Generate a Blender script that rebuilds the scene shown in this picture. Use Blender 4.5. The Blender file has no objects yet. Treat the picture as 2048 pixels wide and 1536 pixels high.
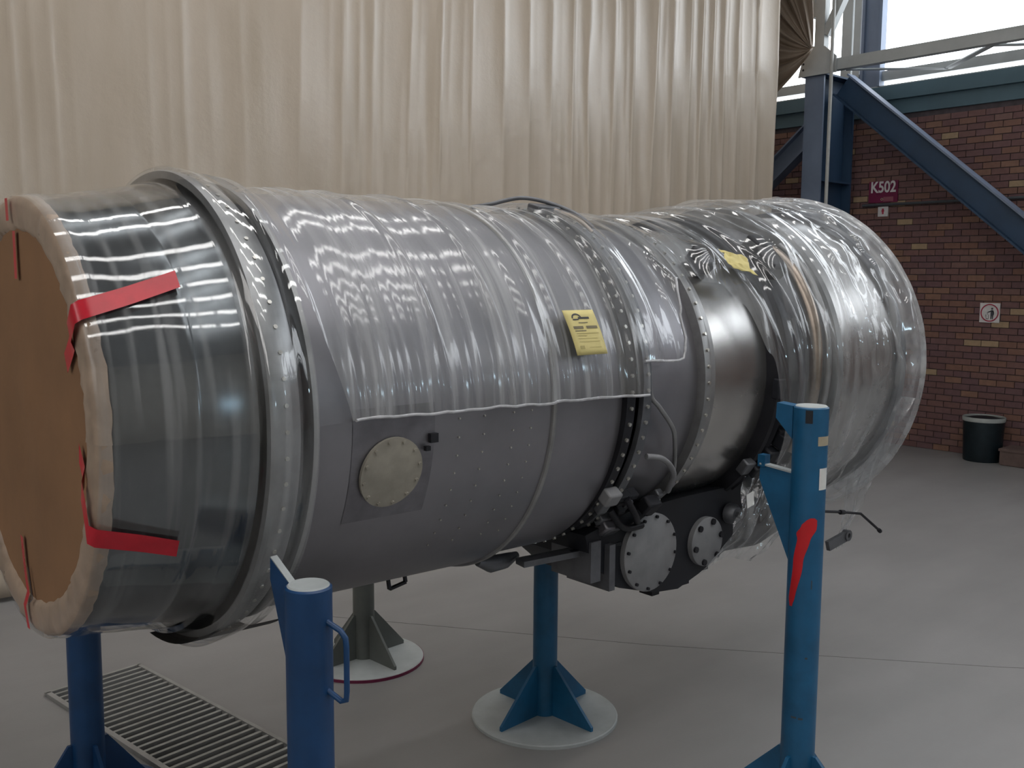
import bpy, math, random
from mathutils import Vector, Matrix, noise
R = math.radians
random.seed(7)
SC = bpy.context.scene
COL = SC.collection

# ------------------------------------------------------------------ camera
CAMZ = 1.8
HEAD, PITCH, ROLL, FPX = R(48.5), R(6.3), R(-0.4), 1950.0
_r0 = Vector((math.sin(HEAD), -math.cos(HEAD), 0))
_f = Vector((math.cos(HEAD) * math.cos(PITCH), math.sin(HEAD) * math.cos(PITCH), -math.sin(PITCH)))
_u0 = _r0.cross(_f)
_r = _r0 * math.cos(ROLL) - _u0 * math.sin(ROLL)
_u = _r0 * math.sin(ROLL) + _u0 * math.cos(ROLL)
cam_d = bpy.data.cameras.new('camera')
cam_d.sensor_width = 36.0
cam_d.lens = FPX / 2048 * 36.0
cam_d.clip_end = 200
cam = bpy.data.objects.new('camera', cam_d)
COL.objects.link(cam)
cam.matrix_world = Matrix(((_r.x, _u.x, -_f.x, 0), (_r.y, _u.y, -_f.y, 0), (_r.z, _u.z, -_f.z, CAMZ), (0, 0, 0, 1)))
SC.camera = cam

# ------------------------------------------------------------------ world, light levels, exposure
world = bpy.data.worlds.new('world')
SC.world = world
world.use_nodes = True
world.node_tree.nodes['Background'].inputs[0].default_value = (0.75, 0.85, 1.0, 1)
world.node_tree.nodes['Background'].inputs[1].default_value = 1.0
ROOF_LIGHT = 13.0        # radiance of the roof lights
CLEAR_LIGHT = 5.0       # radiance of the glazing above the brick wall
SIDE_LIGHT = 20.0        # radiance of the windows in the other walls
vs = SC.view_settings
vs.view_transform = 'Standard'
vs.look = 'None'
vs.exposure = -0.1
vs.gamma = 1.0
vs.use_curve_mapping = False
cy = SC.cycles
cy.max_bounces = 6
cy.diffuse_bounces = 3
cy.glossy_bounces = 3
cy.transmission_bounces = 2
cy.transparent_max_bounces = 10
cy.use_adaptive_sampling = True
cy.adaptive_threshold = 0.02
cy.caustics_reflective = False
cy.caustics_refractive = False
cy.sample_clamp_indirect = 6.0
cy.use_denoising = True

# ------------------------------------------------------------------ mesh helpers
class MB:
    def __init__(s):
        s.v, s.f = [], []
    def add(s, vs_, fs):
        o = len(s.v)
        s.v += [tuple(p) for p in vs_]
        s.f += [tuple(i + o for i in q) for q in fs]
        return s
    def box(s, x0, x1, y0, y1, z0, z1):
        return s.add([(x0, y0, z0), (x1, y0, z0), (x1, y1, z0), (x0, y1, z0), (x0, y0, z1), (x1, y0, z1), (x1, y1, z1), (x0, y1, z1)],
                     [(0, 3, 2, 1), (4, 5, 6, 7), (0, 1, 5, 4), (1, 2, 6, 5), (2, 3, 7, 6), (3, 0, 4, 7)])
    def obox(s, c, ax, ay, az):
        """box from a centre and three half-axis vectors"""
        c, ax, ay, az = map(Vector, (c, ax, ay, az))
        vs_ = [c + ax * i + ay * j + az * k for k in (-1, 1) for i, j in ((-1, -1), (1, -1), (1, 1), (-1, 1))]
        return s.add(vs_, [(0, 3, 2, 1), (4, 5, 6, 7), (0, 1, 5, 4), (1, 2, 6, 5), (2, 3, 7, 6), (3, 0, 4, 7)])
    def bar(s, a, b, w, h, up=(0, 0, 1)):
        a, b = Vector(a), Vector(b)
        d = (b - a) / 2
        n = d.normalized()
        side = n.cross(Vector(up)).normalized()
        u = side.cross(n)
        return s.obox((a + b) / 2, d, side * w / 2, u * h / 2)
    def prism(s, pts, ext):
        """polygon (list of 3D points) extruded by a vector, centred on it"""
        e = Vector(ext) / 2
        n = len(pts)
        a = [Vector(p) - e for p in pts] + [Vector(p) + e for p in pts]
        return s.add(a, [tuple(range(n))[::-1], tuple(range(n, 2 * n))] + [(i, (i + 1) % n, n + (i + 1) % n, n + i) for i in range(n)])
    def tube(s, pts, rad, n=10, caps=True):
        pts = [Vector(p) for p in pts]
        rings = []
        ref = None
        for i, p in enumerate(pts):
            d = (pts[min(i + 1, len(pts) - 1)] - pts[max(i - 1, 0)]).normalized()
            if ref is None:
                ref = d.orthogonal().normalized()
            ref = (ref - d * ref.dot(d)).normalized()
            b = d.cross(ref)
            rr = rad[i] if isinstance(rad, (list, tuple)) else rad
            rings.append([p + (ref * math.cos(2 * math.pi * k / n) + b * math.sin(2 * math.pi * k / n)) * rr for k in range(n)])
        vs_ = [q for g in rings for q in g]
        fs = [(i * n + k, i * n + (k + 1) % n, (i + 1) * n + (k + 1) % n, (i + 1) * n + k) for i in range(len(pts) - 1) for k in range(n)]
        if caps:
            fs += [tuple(range(n))[::-1], tuple((len(pts) - 1) * n + k for k in range(n))]
        return s.add(vs_, fs)
    def lathe(s, prof, c, axis='z', n=32, close=False):
        """profile of (along, radius) turned about an axis through c"""
        c = Vector(c)
        vs_ = []
        for a, r_ in prof:
            for k in range(n):
                t = 2 * math.pi * k / n
                if axis == 'z':
                    vs_.append(c + Vector((r_ * math.cos(t), r_ * math.sin(t), a)))
                elif axis == 'x':
                    vs_.append(c + Vector((a, r_ * math.cos(t), r_ * math.sin(t))))
                else:
                    vs_.append(c + Vector((r_ * math.sin(t), a, r_ * math.cos(t))))
        m = len(prof)
        fs = [(i * n + k, i * n + (k + 1) % n, ((i + 1) % m) * n + (k + 1) % n, ((i + 1) % m) * n + k) for i in range(m if close else m - 1) for k in range(n)]
        if not close:
            if prof[0][1] > 1e-6: fs.append(tuple(range(n))[::-1])
            if prof[-1][1] > 1e-6: fs.append(tuple((m - 1) * n + k for k in range(n)))
        return s.add(vs_, fs)
    def grid(s, rows):
        m, n = len(rows), len(rows[0])
        return s.add([p for r_ in rows for p in r_], [(i * n + k, i * n + k + 1, (i + 1) * n + k + 1, (i + 1) * n + k) for i in range(m - 1) for k in range(n - 1)])

def mesh_of(name, mb, mat, off=(0, 0, 0), smooth=None):
    me = bpy.data.meshes.new(name)
    o = Vector(off)
    me.from_pydata([tuple(Vector(p) - o) for p in mb.v], [], mb.f)
    if mat: me.materials.append(mat)
    if smooth is not None:
        me.polygons.foreach_set('use_smooth', [True] * len(me.polygons))
        me.set_sharp_from_angle(angle=R(smooth))
    me.update()
    return me

def wloc(o):
    v = Vector((0, 0, 0))
    while o:
        v += o.location
        o = o.parent
    return v

def obj(name, mb, mat, parent=None, smooth=None, solid=None):
    me = mesh_of(name, mb, mat, wloc(parent) if parent else (0, 0, 0), smooth)
    o = bpy.data.objects.new(name, me)
    COL.objects.link(o)
    o.parent = parent
    if solid:
        m = o.modifiers.new('thickness', 'SOLIDIFY'); m.thickness = solid; m.offset = 0
    return o

def thing(name, label, cat, loc=(0, 0, 0), group=None):
    o = bpy.data.objects.new(name, None)
    o.empty_display_size = 0.1
    COL.objects.link(o)
    o.location = loc
    return tag(o, label, cat, group)

def tag(o, label=None, cat=None, group=None, kind=None):
    if label: o['label'] = label
    if cat: o['category'] = cat
    if group: o['group'] = group
    if kind: o['kind'] = kind
    return o

def struct(name, mb, mat, parent=None, smooth=None, label=None):
    o = obj(name, mb, mat, parent, smooth)
    if not parent: tag(o, label, None, None, 'structure')
    return o

def lin_table(tab, x):
    if x <= tab[0][0]: return tab[0][1]
    for (a, p), (b, q) in zip(tab, tab[1:]):
        if x <= b: return p + (q - p) * (x - a) / (b - a)
    return tab[-1][1]

def lerp_table(tab, x):
    if x <= tab[0][0]: return tab[0][1]
    for (a, p), (b, q) in zip(tab, tab[1:]):
        if x <= b:
            t = (x - a) / (b - a)
            t = t * t * (3 - 2 * t)
            return p + (q - p) * t
    return tab[-1][1]

# ------------------------------------------------------------------ materials
def new_mat(name):
    m = bpy.data.materials.new(name)
    m.use_nodes = True
    nt = m.node_tree
    nt.nodes.clear()
    out = nt.nodes.new('ShaderNodeOutputMaterial')
    return m, nt, out

def N(nt, typ, **kw):
    n = nt.nodes.new('ShaderNode' + typ)
    for k, v in kw.items():
        if k in n.bl_rna.properties.keys() and not isinstance(v, tuple): setattr(n, k, v)
        else: n.inputs[k].default_value = v
    return n

def rgba(c): return (c[0], c[1], c[2], 1)

def surf(name, col, rough=0.5, metal=0.0, var=0.15, nscale=6.0, bump=0.0, bscale=60.0, col2=None, stretch=(1, 1, 1), spec=0.5, coat=0.0, rvar=0.1):
    """principled surface with noise-driven colour, roughness and relief"""
    m, nt, out = new_mat(name)
    L = nt.links.new
    tc = N(nt, 'TexCoord')
    mp = N(nt, 'Mapping', Scale=stretch)
    L(tc.outputs['Object'], mp.inputs['Vector'])
    n1 = N(nt, 'TexNoise', Scale=nscale, Detail=6.0, Roughness=0.6)
    L(mp.outputs[0], n1.inputs['Vector'])
    rp = N(nt, 'ValToRGB')
    c2 = col2 or tuple(c * (1 - var * 1.6) for c in col)
    rp.color_ramp.elements[0].position = 0.3
    rp.color_ramp.elements[1].position = 0.7
    rp.color_ramp.elements[0].color = rgba(c2)
    rp.color_ramp.elements[1].color = rgba(tuple(min(1, c * (1 + var * .6)) for c in col))
    L(n1.outputs['Fac'], rp.inputs[0])
    b = N(nt, 'BsdfPrincipled')
    L(rp.outputs[0], b.inputs['Base Color'])
    b.inputs['Metallic'].default_value = metal
    b.inputs['Specular IOR Level'].default_value = spec
    b.inputs['Coat Weight'].default_value = coat
    mr = N(nt, 'MapRange')
    mr.inputs['To Min'].default_value = max(0.02, rough - rvar); mr.inputs['To Max'].default_value = min(1, rough + rvar)
    L(n1.outputs['Fac'], mr.inputs['Value']); L(mr.outputs[0], b.inputs['Roughness'])
    if bump > 0:
        n2 = N(nt, 'TexNoise', Scale=bscale, Detail=4.0)
        L(mp.outputs[0], n2.inputs['Vector'])
        bp = N(nt, 'Bump', Strength=bump, Distance=0.01)
        L(n2.outputs['Fac'], bp.inputs['Height']); L(bp.outputs[0], b.inputs['Normal'])
    L(b.outputs[0], out.inputs[0])
    return m

def plain(name, col, rough=0.6, metal=0.0):
    return surf(name, col, rough, metal, var=0.08, nscale=20, rvar=0.05)

def emit(name, col, s):
    m, nt, out = new_mat(name)
    e = N(nt, 'Emission', Strength=s)
    e.inputs[0].default_value = rgba(col)
    nt.links.new(e.outputs[0], out.inputs[0])
    return m

def film(name, haze=0.12, haze_amp=0.3, rough=0.08, refl=1.5, stretch=(28, 1.5, 1.5), bump=0.35, tint=(0.95, 0.96, 0.97)):
    """thin clear plastic sheeting: see-through, glossy, with milky creases"""
    m, nt, out = new_mat(name)
    L = nt.links.new
    tc = N(nt, 'TexCoord')
    mp = N(nt, 'Mapping', Scale=stretch)
    L(tc.outputs['Object'], mp.inputs['Vector'])
    n1 = N(nt, 'TexNoise', Scale=1.0, Detail=2.5, Roughness=0.5, Distortion=0.1)
    L(mp.outputs[0], n1.inputs['Vector'])
    n2 = N(nt, 'TexNoise', Scale=1.3, Detail=3.0)
    L(tc.outputs['Object'], n2.inputs['Vector'])
    bp = N(nt, 'Bump', Strength=bump, Distance=0.02)
    L(n1.outputs['Fac'], bp.inputs['Height'])
    ge = N(nt, 'NewGeometry')
    dt = N(nt, 'VectorMath', operation='DOT_PRODUCT')
    L(bp.outputs[0], dt.inputs[0]); L(ge.outputs['Incoming'], dt.inputs[1])
    ab = N(nt, 'Math', operation='ABSOLUTE'); L(dt.outputs['Value'], ab.inputs[0])
    om = N(nt, 'Math', operation='SUBTRACT', use_clamp=True); om.inputs[0].default_value = 1.0; L(ab.outputs[0], om.inputs[1])
    pw = N(nt, 'Math', operation='POWER'); pw.inputs[1].default_value = 5.0; L(om.outputs[0], pw.inputs[0])
    mu = N(nt, 'Math', operation='MULTIPLY_ADD', use_clamp=True)       # Schlick reflectance of a thin sheet
    mu.inputs[1].default_value = 0.9; mu.inputs[2].default_value = 0.042 * refl
    L(pw.outputs[0], mu.inputs[0])
    tr = N(nt, 'BsdfTransparent'); tr.inputs[0].default_value = rgba(tint)
    gl = N(nt, 'BsdfGlossy', Roughness=rough); gl.inputs[0].default_value = (1, 1, 1, 1)
    L(bp.outputs[0], gl.inputs['Normal'])
    mx = N(nt, 'MixShader')
    L(mu.outputs[0], mx.inputs[0]); L(tr.outputs[0], mx.inputs[1]); L(gl.outputs[0], mx.inputs[2])
    df = N(nt, 'BsdfDiffuse'); df.inputs[0].default_value = (0.78, 0.79, 0.80, 1)
    tl = N(nt, 'BsdfTranslucent'); tl.inputs[0].default_value = (0.78, 0.79, 0.80, 1)
    dd = N(nt, 'MixShader', Fac=0.3)
    L(df.outputs[0], dd.inputs[1]); L(tl.outputs[0], dd.inputs[2])
    hz = N(nt, 'MapRange')
    hz.inputs['From Min'].default_value = 0.48; hz.inputs['From Max'].default_value = 0.78
    hz.inputs['To Min'].default_value = haze; hz.inputs['To Max'].default_value = haze + haze_amp
    L(n1.outputs['Fac'], hz.inputs['Value'])
    m2 = N(nt, 'Math', operation='MULTIPLY')
    mr = N(nt, 'MapRange'); mr.inputs['From Min'].default_value = 0.3; mr.inputs['From Max'].default_value = 0.7; mr.inputs['To Min'].default_value = 0.5; mr.inputs['To Max'].default_value = 1.3
    L(n2.outputs['Fac'], mr.inputs['Value'])
    L(hz.outputs[0], m2.inputs[0]); L(mr.outputs[0], m2.inputs[1])
    m3 = N(nt, 'MixShader')
    L(m2.outputs[0], m3.inputs[0]); L(mx.outputs[0], m3.inputs[1]); L(dd.outputs[0], m3.inputs[2])
    L(m3.outputs[0], out.inputs[0])
    return m

def floor_mat():
    m, nt, out = new_mat('concrete_floor')
    L = nt.links.new
    tc = N(nt, 'TexCoord')
    n1 = N(nt, 'TexNoise', Scale=0.9, Detail=8.0, Roughness=0.62)
    n2 = N(nt, 'TexNoise', Scale=90.0, Detail=3.0)
    mp = N(nt, 'Mapping', Scale=(1.2, 5.0, 1)); mp.inputs['Rotation'].default_value = (0, 0, R(55))
    n3 = N(nt, 'TexNoise', Scale=0.8, Detail=6.0)
    for n in (n1, n2): L(tc.outputs['Object'], n.inputs['Vector'])
    L(tc.outputs['Object'], mp.inputs['Vector']); L(mp.outputs[0], n3.inputs['Vector'])
    rp = N(nt, 'ValToRGB')
    rp.color_ramp.elements[0].position = 0.3; rp.color_ramp.elements[0].color = (0.215, 0.210, 0.208, 1)
    rp.color_ramp.elements[1].position = 0.72; rp.color_ramp.elements[1].color = (0.285, 0.278, 0.275, 1)
    ad = N(nt, 'Math', operation='MULTIPLY_ADD'); ad.inputs[1].default_value = 0.55; ad.inputs[2].default_value = 0.0
    a2 = N(nt, 'Math', operation='MULTIPLY_ADD'); a2.inputs[1].default_value = 0.45
    L(n1.outputs['Fac'], ad.inputs[0]); L(n3.outputs['Fac'], a2.inputs[0]); L(ad.outputs[0], a2.inputs[2]); L(a2.outputs[0], rp.inputs[0])
    b = N(nt, 'BsdfPrincipled', Roughness=0.42)
    b.inputs['Specular IOR Level'].default_value = 0.35
    L(rp.outputs[0], b.inputs['Base Color'])
    bp = N(nt, 'Bump', Strength=0.05, Distance=0.005)
    L(n2.outputs['Fac'], bp.inputs['Height']); L(bp.outputs[0], b.inputs['Normal'])
    L(b.outputs[0], out.inputs[0])
    return m

def brick_mat():
    m, nt, out = new_mat('brick_face')
    L = nt.links.new
    oi = N(nt, 'ObjectInfo'); ge = N(nt, 'NewGeometry')
    ad = N(nt, 'Math', operation='ADD'); fc = N(nt, 'Math', operation='FRACT')
    L(oi.outputs['Random'], ad.inputs[0]); L(ge.outputs['Random Per Island'], ad.inputs[1]); L(ad.outputs[0], fc.inputs[0])
    rp = N(nt, 'ValToRGB')
    cr = rp.color_ramp
    cr.interpolation = 'CONSTANT'
    cols = [(0, (.150, .078, .074)), (.22, (.172, .090, .080)), (.42, (.140, .076, .080)), (.58, (.195, .102, .076)), (.72, (.160, .086, .084)),
            (.84, (.225, .125, .088)), (.92, (.185, .105, .092)), (.972, (.34, .245, .150))]
    cr.elements[0].position = 0; cr.elements[0].color = rgba(cols[0][1])
    cr.elements[1].position = cols[1][0]; cr.elements[1].color = rgba(cols[1][1])
    for p, c in cols[2:]:
        e = cr.elements.new(p); e.color = rgba(c)
    L(fc.outputs[0], rp.inputs[0])
    tc = N(nt, 'TexCoord')
    n1 = N(nt, 'TexNoise', Scale=25.0, Detail=4.0)
    L(ge.outputs['Position'], n1.inputs['Vector'])
    mx = N(nt, 'Mix', data_type='RGBA', blend_type='MULTIPLY')
    mx.inputs[0].default_value = 0.7
    r2 = N(nt, 'ValToRGB'); r2.color_ramp.elements[0].color = (.55, .55, .6, 1); r2.color_ramp.elements[1].color = (1.25, 1.2, 1.15, 1)
    L(n1.outputs['Fac'], r2.inputs[0])
    L(rp.outputs[0], mx.inputs[6]); L(r2.outputs[0], mx.inputs[7])
    b = N(nt, 'BsdfPrincipled', Roughness=0.75)
    L(mx.outputs[2], b.inputs['Base Color'])
    L(b.outputs[0], out.inputs[0])
    return m

def brick_pattern_mat():
    m, nt, out = new_mat('brick_wall_far')
    L = nt.links.new
    tc = N(nt, 'TexCoord')
    sx = N(nt, 'SeparateXYZ'); cx = N(nt, 'CombineXYZ')
    L(tc.outputs['Object'], sx.inputs[0]); L(sx.outputs['Y'], cx.inputs['X']); L(sx.outputs['Z'], cx.inputs['Y'])
    bt = N(nt, 'TexBrick', Scale=1.0)
    bt.inputs['Color1'].default_value = (.15, .07, .06, 1); bt.inputs['Color2'].default_value = (.22, .11, .07, 1); bt.inputs['Mortar'].default_value = (.07, .055, .055, 1)
    bt.inputs['Mortar Size'].default_value = 0.005
    bt.inputs['Brick Width'].default_value = 0.175; bt.inputs['Row Height'].default_value = 0.066
    L(cx.outputs[0], bt.inputs['Vector'])
    b = N(nt, 'BsdfPrincipled', Roughness=0.8)
    L(bt.outputs[0], b.inputs['Base Color']); L(b.outputs[0], out.inputs[0])
    return m

def curtain_mat(name, c1, c2, rough):
    m, nt, out = new_mat(name)
    L = nt.links.new
    tc = N(nt, 'TexCoord')
    mp = N(nt, 'Mapping', Scale=(3.5, 3.5, 0.5))
    L(tc.outputs['Object'], mp.inputs['Vector'])
    n1 = N(nt, 'TexNoise', Scale=1.6, Detail=5.0)
    L(mp.outputs[0], n1.inputs['Vector'])
    n2 = N(nt, 'TexNoise', Scale=9.0, Detail=6.0, Roughness=0.65)
    L(tc.outputs['Object'], n2.inputs['Vector'])
    rp = N(nt, 'ValToRGB')
    rp.color_ramp.elements[0].position = .3; rp.color_ramp.elements[0].color = rgba(c2)
    rp.color_ramp.elements[1].position = .7; rp.color_ramp.elements[1].color = rgba(c1)
    L(n1.outputs['Fac'], rp.inputs[0])
    b = N(nt, 'BsdfPrincipled', Roughness=rough)
    b.inputs['Specular IOR Level'].default_value = 0.6
    L(rp.outputs[0], b.inputs['Base Color'])
    bp = N(nt, 'Bump', Strength=0.18, Distance=0.02)
    L(n2.outputs['Fac'], bp.inputs['Height']); L(bp.outputs[0], b.inputs['Normal'])
    tl = N(nt, 'BsdfTranslucent')
    L(rp.outputs[0], tl.inputs[0])
    mx = N(nt, 'MixShader', Fac=0.15)
    L(b.outputs[0], mx.inputs[1]); L(tl.outputs[0], mx.inputs[2])
    L(mx.outputs[0], out.inputs[0])
    return m

M = {}
M['floor'] = floor_mat()
M['brick'] = brick_mat()
M['brickfar'] = brick_pattern_mat()
M['mortar'] = surf('mortar', (.085, .070, .078), .9, var=.2, nscale=15)
M['plaster'] = surf('painted_wall', (.62, .59, .54), .8, var=.1, nscale=1.5)
M['roof'] = surf('roof_sheet', (.40, .41, .42), .6, var=.1, nscale=2)
M['curtain'] = curtain_mat('curtain_fabric', (.60, .512, .415), (.52, .435, .338), .25)
M['curtain2'] = curtain_mat('gathered_fabric', (.40, .315, .245), (.28, .215, .16), .40)
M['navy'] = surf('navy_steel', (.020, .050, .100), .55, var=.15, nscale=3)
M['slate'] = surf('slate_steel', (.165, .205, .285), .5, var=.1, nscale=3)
M['teal'] = surf('teal_fascia', (.085, .150, .185), .55, var=.12, nscale=2)
M['palesteel'] = surf('pale_grey_steel', (.44, .46, .46), .5, var=.1, nscale=3)  # tone raised to paint in window flare on the girder
M['whitepipe'] = plain('white_conduit', (.42, .42, .40), .5)
M['darkpipe'] = plain('dark_conduit', (.06, .065, .075), .5)
M['roofpane'] = emit('roof_light_pane', (1.0, .985, .97), ROOF_LIGHT)
M['clearpane'] = emit('clerestory_pane', (.90, .95, 1.0), CLEAR_LIGHT)
M['addedpane'] = emit('added_light_pane', (1.0, .975, .95), 5.0)
M['sidepane'] = emit('side_window_pane', (.62, .85, 1.0), SIDE_LIGHT)
M['duct'] = surf('duct_metal', (.275, .267, .288), .40, .75, var=.12, nscale=3, bump=.04, bscale=30, stretch=(1, 1, 1))
M['inlet'] = surf('inlet_metal', (.165, .18, .19), .20, .85, var=.25, nscale=2.5, stretch=(3, 1, 1), rvar=.06)
M['flange'] = surf('flange_metal', (.36, .36, .36), .38, .7, var=.2, nscale=8)
M['dark'] = surf('dark_metal', (.028, .028, .034), .5, .5, var=.3, nscale=8)
M['black'] = surf('black_casting', (.006, .007, .012), .6, .0, var=.3, nscale=6)
M['case'] = surf('case_metal', (.50, .485, .47), .26, .9, var=.14, nscale=2.5, stretch=(1, 1, 1))
M['mid'] = surf('mid_grey_metal', (.17, .175, .19), .45, .6, var=.25, nscale=8)
M['cover'] = surf('blanking_plate', (.34, .315, .265), .75, .1, var=.15, nscale=14)
M['cover2'] = surf('dull_plate', (.26, .26, .27), .6, .2, var=.12, nscale=14)
M['plate'] = surf('panel_metal', (.235, .228, .25), .42, .72, var=.2, nscale=9)
M['brownpipe'] = surf('heat_stained_pipe', (.40, .34, .29), .35, .8, var=.25, nscale=9)
M['bolt'] = plain('bolt_steel', (.62, .60, .55), .3, .8)
M['card'] = surf('cardboard', (.27, .145, .072), .85, var=.12, nscale=4, bump=.05, bscale=40)
M['lip'] = surf('wrapped_lip', (.40, .30, .225), .3, var=.22, nscale=9, stretch=(1, 1, 1))
M['tape'] = surf('red_tape', (.56, .012, .030), .30, var=.15, nscale=12)
M['yellow'] = surf('yellow_paper', (.70, .60, .25), .65, var=.05, nscale=8)
M['ink'] = plain('grey_ink', (.22, .19, .12), .8)
M['inkdark'] = plain('dark_ink', (.06, .06, .07), .8)
M['inkpale'] = plain('pale_ink', (.50, .42, .17), .8)
M['blueshade'] = surf('shaded_blue_paint', (.006, .050, .150), .42, var=.2, nscale=7, bump=.03)  # stand blue with the shade on the left-hand stands painted into it
M['bluelit'] = surf('lit_blue_paint', (.010, .108, .235), .42, var=.18, nscale=7, bump=.03)  # the same stand blue in its lit tone
M['greygreen'] = surf('grey_green_paint', (.125, .135, .125), .5, var=.15, nscale=7)
M['dusty'] = surf('dusty_skylit_plate', (.42, .45, .45), .65, var=.12, nscale=6)  # dusty plates; on post caps the pale tone also paints in skylight
M['maroon'] = surf('maroon_sign', (.16, .012, .055), .45, var=.1, nscale=9)
M['signwhite'] = plain('sign_white', (.62, .60, .60), .5)
M['signred'] = plain('sign_red', (.36, .025, .06), .5)
M['white'] = plain('white_paper', (.75, .75, .73), .6)
M['tan'] = plain('tan_label', (.42, .36, .26), .6)
M['binm'] = surf('bin_metal', (.010, .020, .027), .5, .3, var=.3, nscale=9)
M['binrim'] = plain('bin_rim', (.34, .36, .35), .5)
M['crate'] = surf('brown_board', (.14, .095, .085), .8, var=.2, nscale=9)
M['grate'] = surf('grating_steel', (.36, .36, .35), .5, .4, var=.15, nscale=10)
M['pit'] = plain('drain_pit', (.02, .022, .028), .9)
M['sprayred'] = surf('red_spray_paint', (.60, .012, .018), .5, var=.1, nscale=12)
M['film_inlet'] = film('inlet_film', .04, .42, .05, 1.6, (34, 1.2, 1.2), .04)
M['film_main'] = film('duct_sheet_film', .15, .50, .11, 1.7, (30, 1.3, 1.3), .08)
M['film_aft'] = film('aft_sheet_film', .08, .42, .07, 1.8, (16, 2.2, 2.2), .25)
M['film_crumple'] = film('crumpled_film', .28, .60, .10, 1.8, (9, 9, 9), .6)

# ------------------------------------------------------------------ the setting
WX = 10.15           # face of the brick wall
RX0, RX1, RY0, RY1, RZ = -6.0, 10.4, -6.5, 10.0, 6.2
# drain pit outline in the floor
GC, GA, GW, GL = Vector((1.573, 3.215)), R(-8.0), 0.41, 2.35       # right-hand edge passes through GC
gdir = Vector((math.sin(-GA), math.cos(GA)))                        # long direction
gdir = Vector((-0.128, 0.9918))
gcross = Vector((gdir.y, -gdir.x))
g_far = Vector((1.375, 4.335))                                      # centre of the far end
def gp(a, b):   # a: distance from the far end, b: across (-.5 .. .5)
    p = g_far - gdir * a + gcross * (b * GW)
    return (p.x, p.y)
hole = [gp(0, -.5), gp(0, .5), gp(GL, .5), gp(GL, -.5)]
outer = [(RX0, RY1), (RX1, RY1), (RX1, RY0), (RX0, RY0)]
fl = MB()
fl.add([(x, y, 0) for x, y in hole + outer], [(0, 1, 5, 4), (1, 2, 6, 5), (2, 3, 7, 6), (3, 0, 4, 7)])
fl.add([(x, y, 0) for x, y in hole] + [(x, y, -.10) for x, y in hole], [(0, 4, 5, 1), (1, 5, 6, 2), (2, 6, 7, 3), (3, 7, 4, 0), (4, 7, 6, 5)])
floor = struct('floor', fl, M['floor'])
floor.data.materials.append(M['pit'])
for p in list(floor.data.polygons)[4:]: p.material_index = 1
# faint expansion joint in the slab
jt = MB()
for a, b in (((2.55, 4.45), (3.59, 3.01)), ((3.59, 3.01), (4.62, 1.77)), ((4.62, 1.77), (6.2, 0.1))):
    jt.bar((a[0], a[1], .0006), (b[0], b[1], .0006), .004, .001)
obj('expansion_joint', jt, surf('joint_filler', (.19, .185, .18), .8), floor)

struct('ceiling', MB().box(RX0, RX1, RY0, RY1, RZ, RZ + .1), M['roof'])
struct('wall_left', MB().box(RX0 - .2, RX0, RY0, RY1, 0, RZ), M['plaster'])
struct('wall_back', MB().box(RX0, RX1, RY0 - .2, RY0, 0, RZ), M['plaster'])
struct('wall_front', MB().box(RX0, RX1, RY1, RY1 + .2, 0, RZ), M['plaster'])

# brick wall: mortar bed + bricks near the view, pattern further off
BH, BL, JT = 0.066, 0.175, 0.008
BY0, BY1, BTOP = 3.30, 7.50, 3.56
wall = struct('wall_right', MB().box(WX + .004, RX1, RY0, RY1, 0, BTOP), M['mortar'])
wf = MB().box(WX, WX + .01, RY0, BY0, 0, BTOP).box(WX, WX + .01, BY1, RY1, 0, BTOP)
obj('brick_face', wf, M['brickfar'], wall)

def project(p):
    q = Vector(p) - Vector((0, 0, CAMZ))
    z = q.dot(_f)
    return 1024 + FPX * q.dot(_r) / z, 768 - FPX * q.dot(_u) / z

def hidden(px, py):
    if px < 1538 or px > 2052 or py < 0: return True
    if 1600 < px < 1708 and py < 440: return True                      # column
    if ((px - 1600) / 245) ** 2 + ((py - 700) / 285) ** 2 < 1: return True   # engine end
    if px < 1700 and py > 430: return True
    if 1925 < px < 2010 and py > 820: return True
    if px > 2003 and py > 885: return True
    if 1740 < px < 1798 and 362 < py < 405: return True
    if 1963 < px < 2002 and 606 < py < 646: return True
    t = (px - 1725) / (2048 - 1725)
    if px > 1700 and 185 + t * 262 < py < 225 + t * 268: return True
    return False

bricks = []
rows_n = int(BTOP / BH)
for r_ in range(rows_n):
    off = (r_ % 2) * BL / 2
    n = int((BY1 - BY0) / BL) + 1
    for k in range(n):
        y0, y1 = BY0 + k * BL - off, BY0 + (k + 1) * BL - off
        y0, y1 = max(y0, BY0), min(y1, BY1)
        if y1 - y0 < .03: continue
        c = (WX - .002, (y0 + y1) / 2, (r_ + .5) * BH)
        bricks.append((c, y1 - y0 - JT))
full = [b for b in bricks if abs(b[1] - (BL - JT)) < 1e-6]
cand = sorted((b for b in full if not hidden(*project(b[0]))), key=lambda b: (Vector(b[0]) - Vector((0, 0, CAMZ))).length)
single = cand[:300]
sset = set(id(b) for b in single)
def brick_mb(c, ln, mb=None):
    mb = mb or MB()
    return mb.box(c[0] - .008, c[0] + .010, c[1] - ln / 2, c[1] + ln / 2, c[2] - (BH - JT) / 2, c[2] + (BH - JT) / 2)
bme = mesh_of('brick', brick_mb((0, 0, 0), BL - JT), M['brick'])
for c, ln in single:
    o = bpy.data.objects.new('brick', bme)
    COL.objects.link(o)
    o.parent = wall
    o.location = (c[0] + random.uniform(-.0015, .0015), c[1], c[2])
rest = MB()
for b in bricks:
    if id(b) not in sset: brick_mb((b[0][0] + random.uniform(-.0015, .0015), b[0][1], b[0][2]), b[1], rest)
tag(obj('brickwork', rest, M['brick'], wall), kind='stuff')

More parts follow.
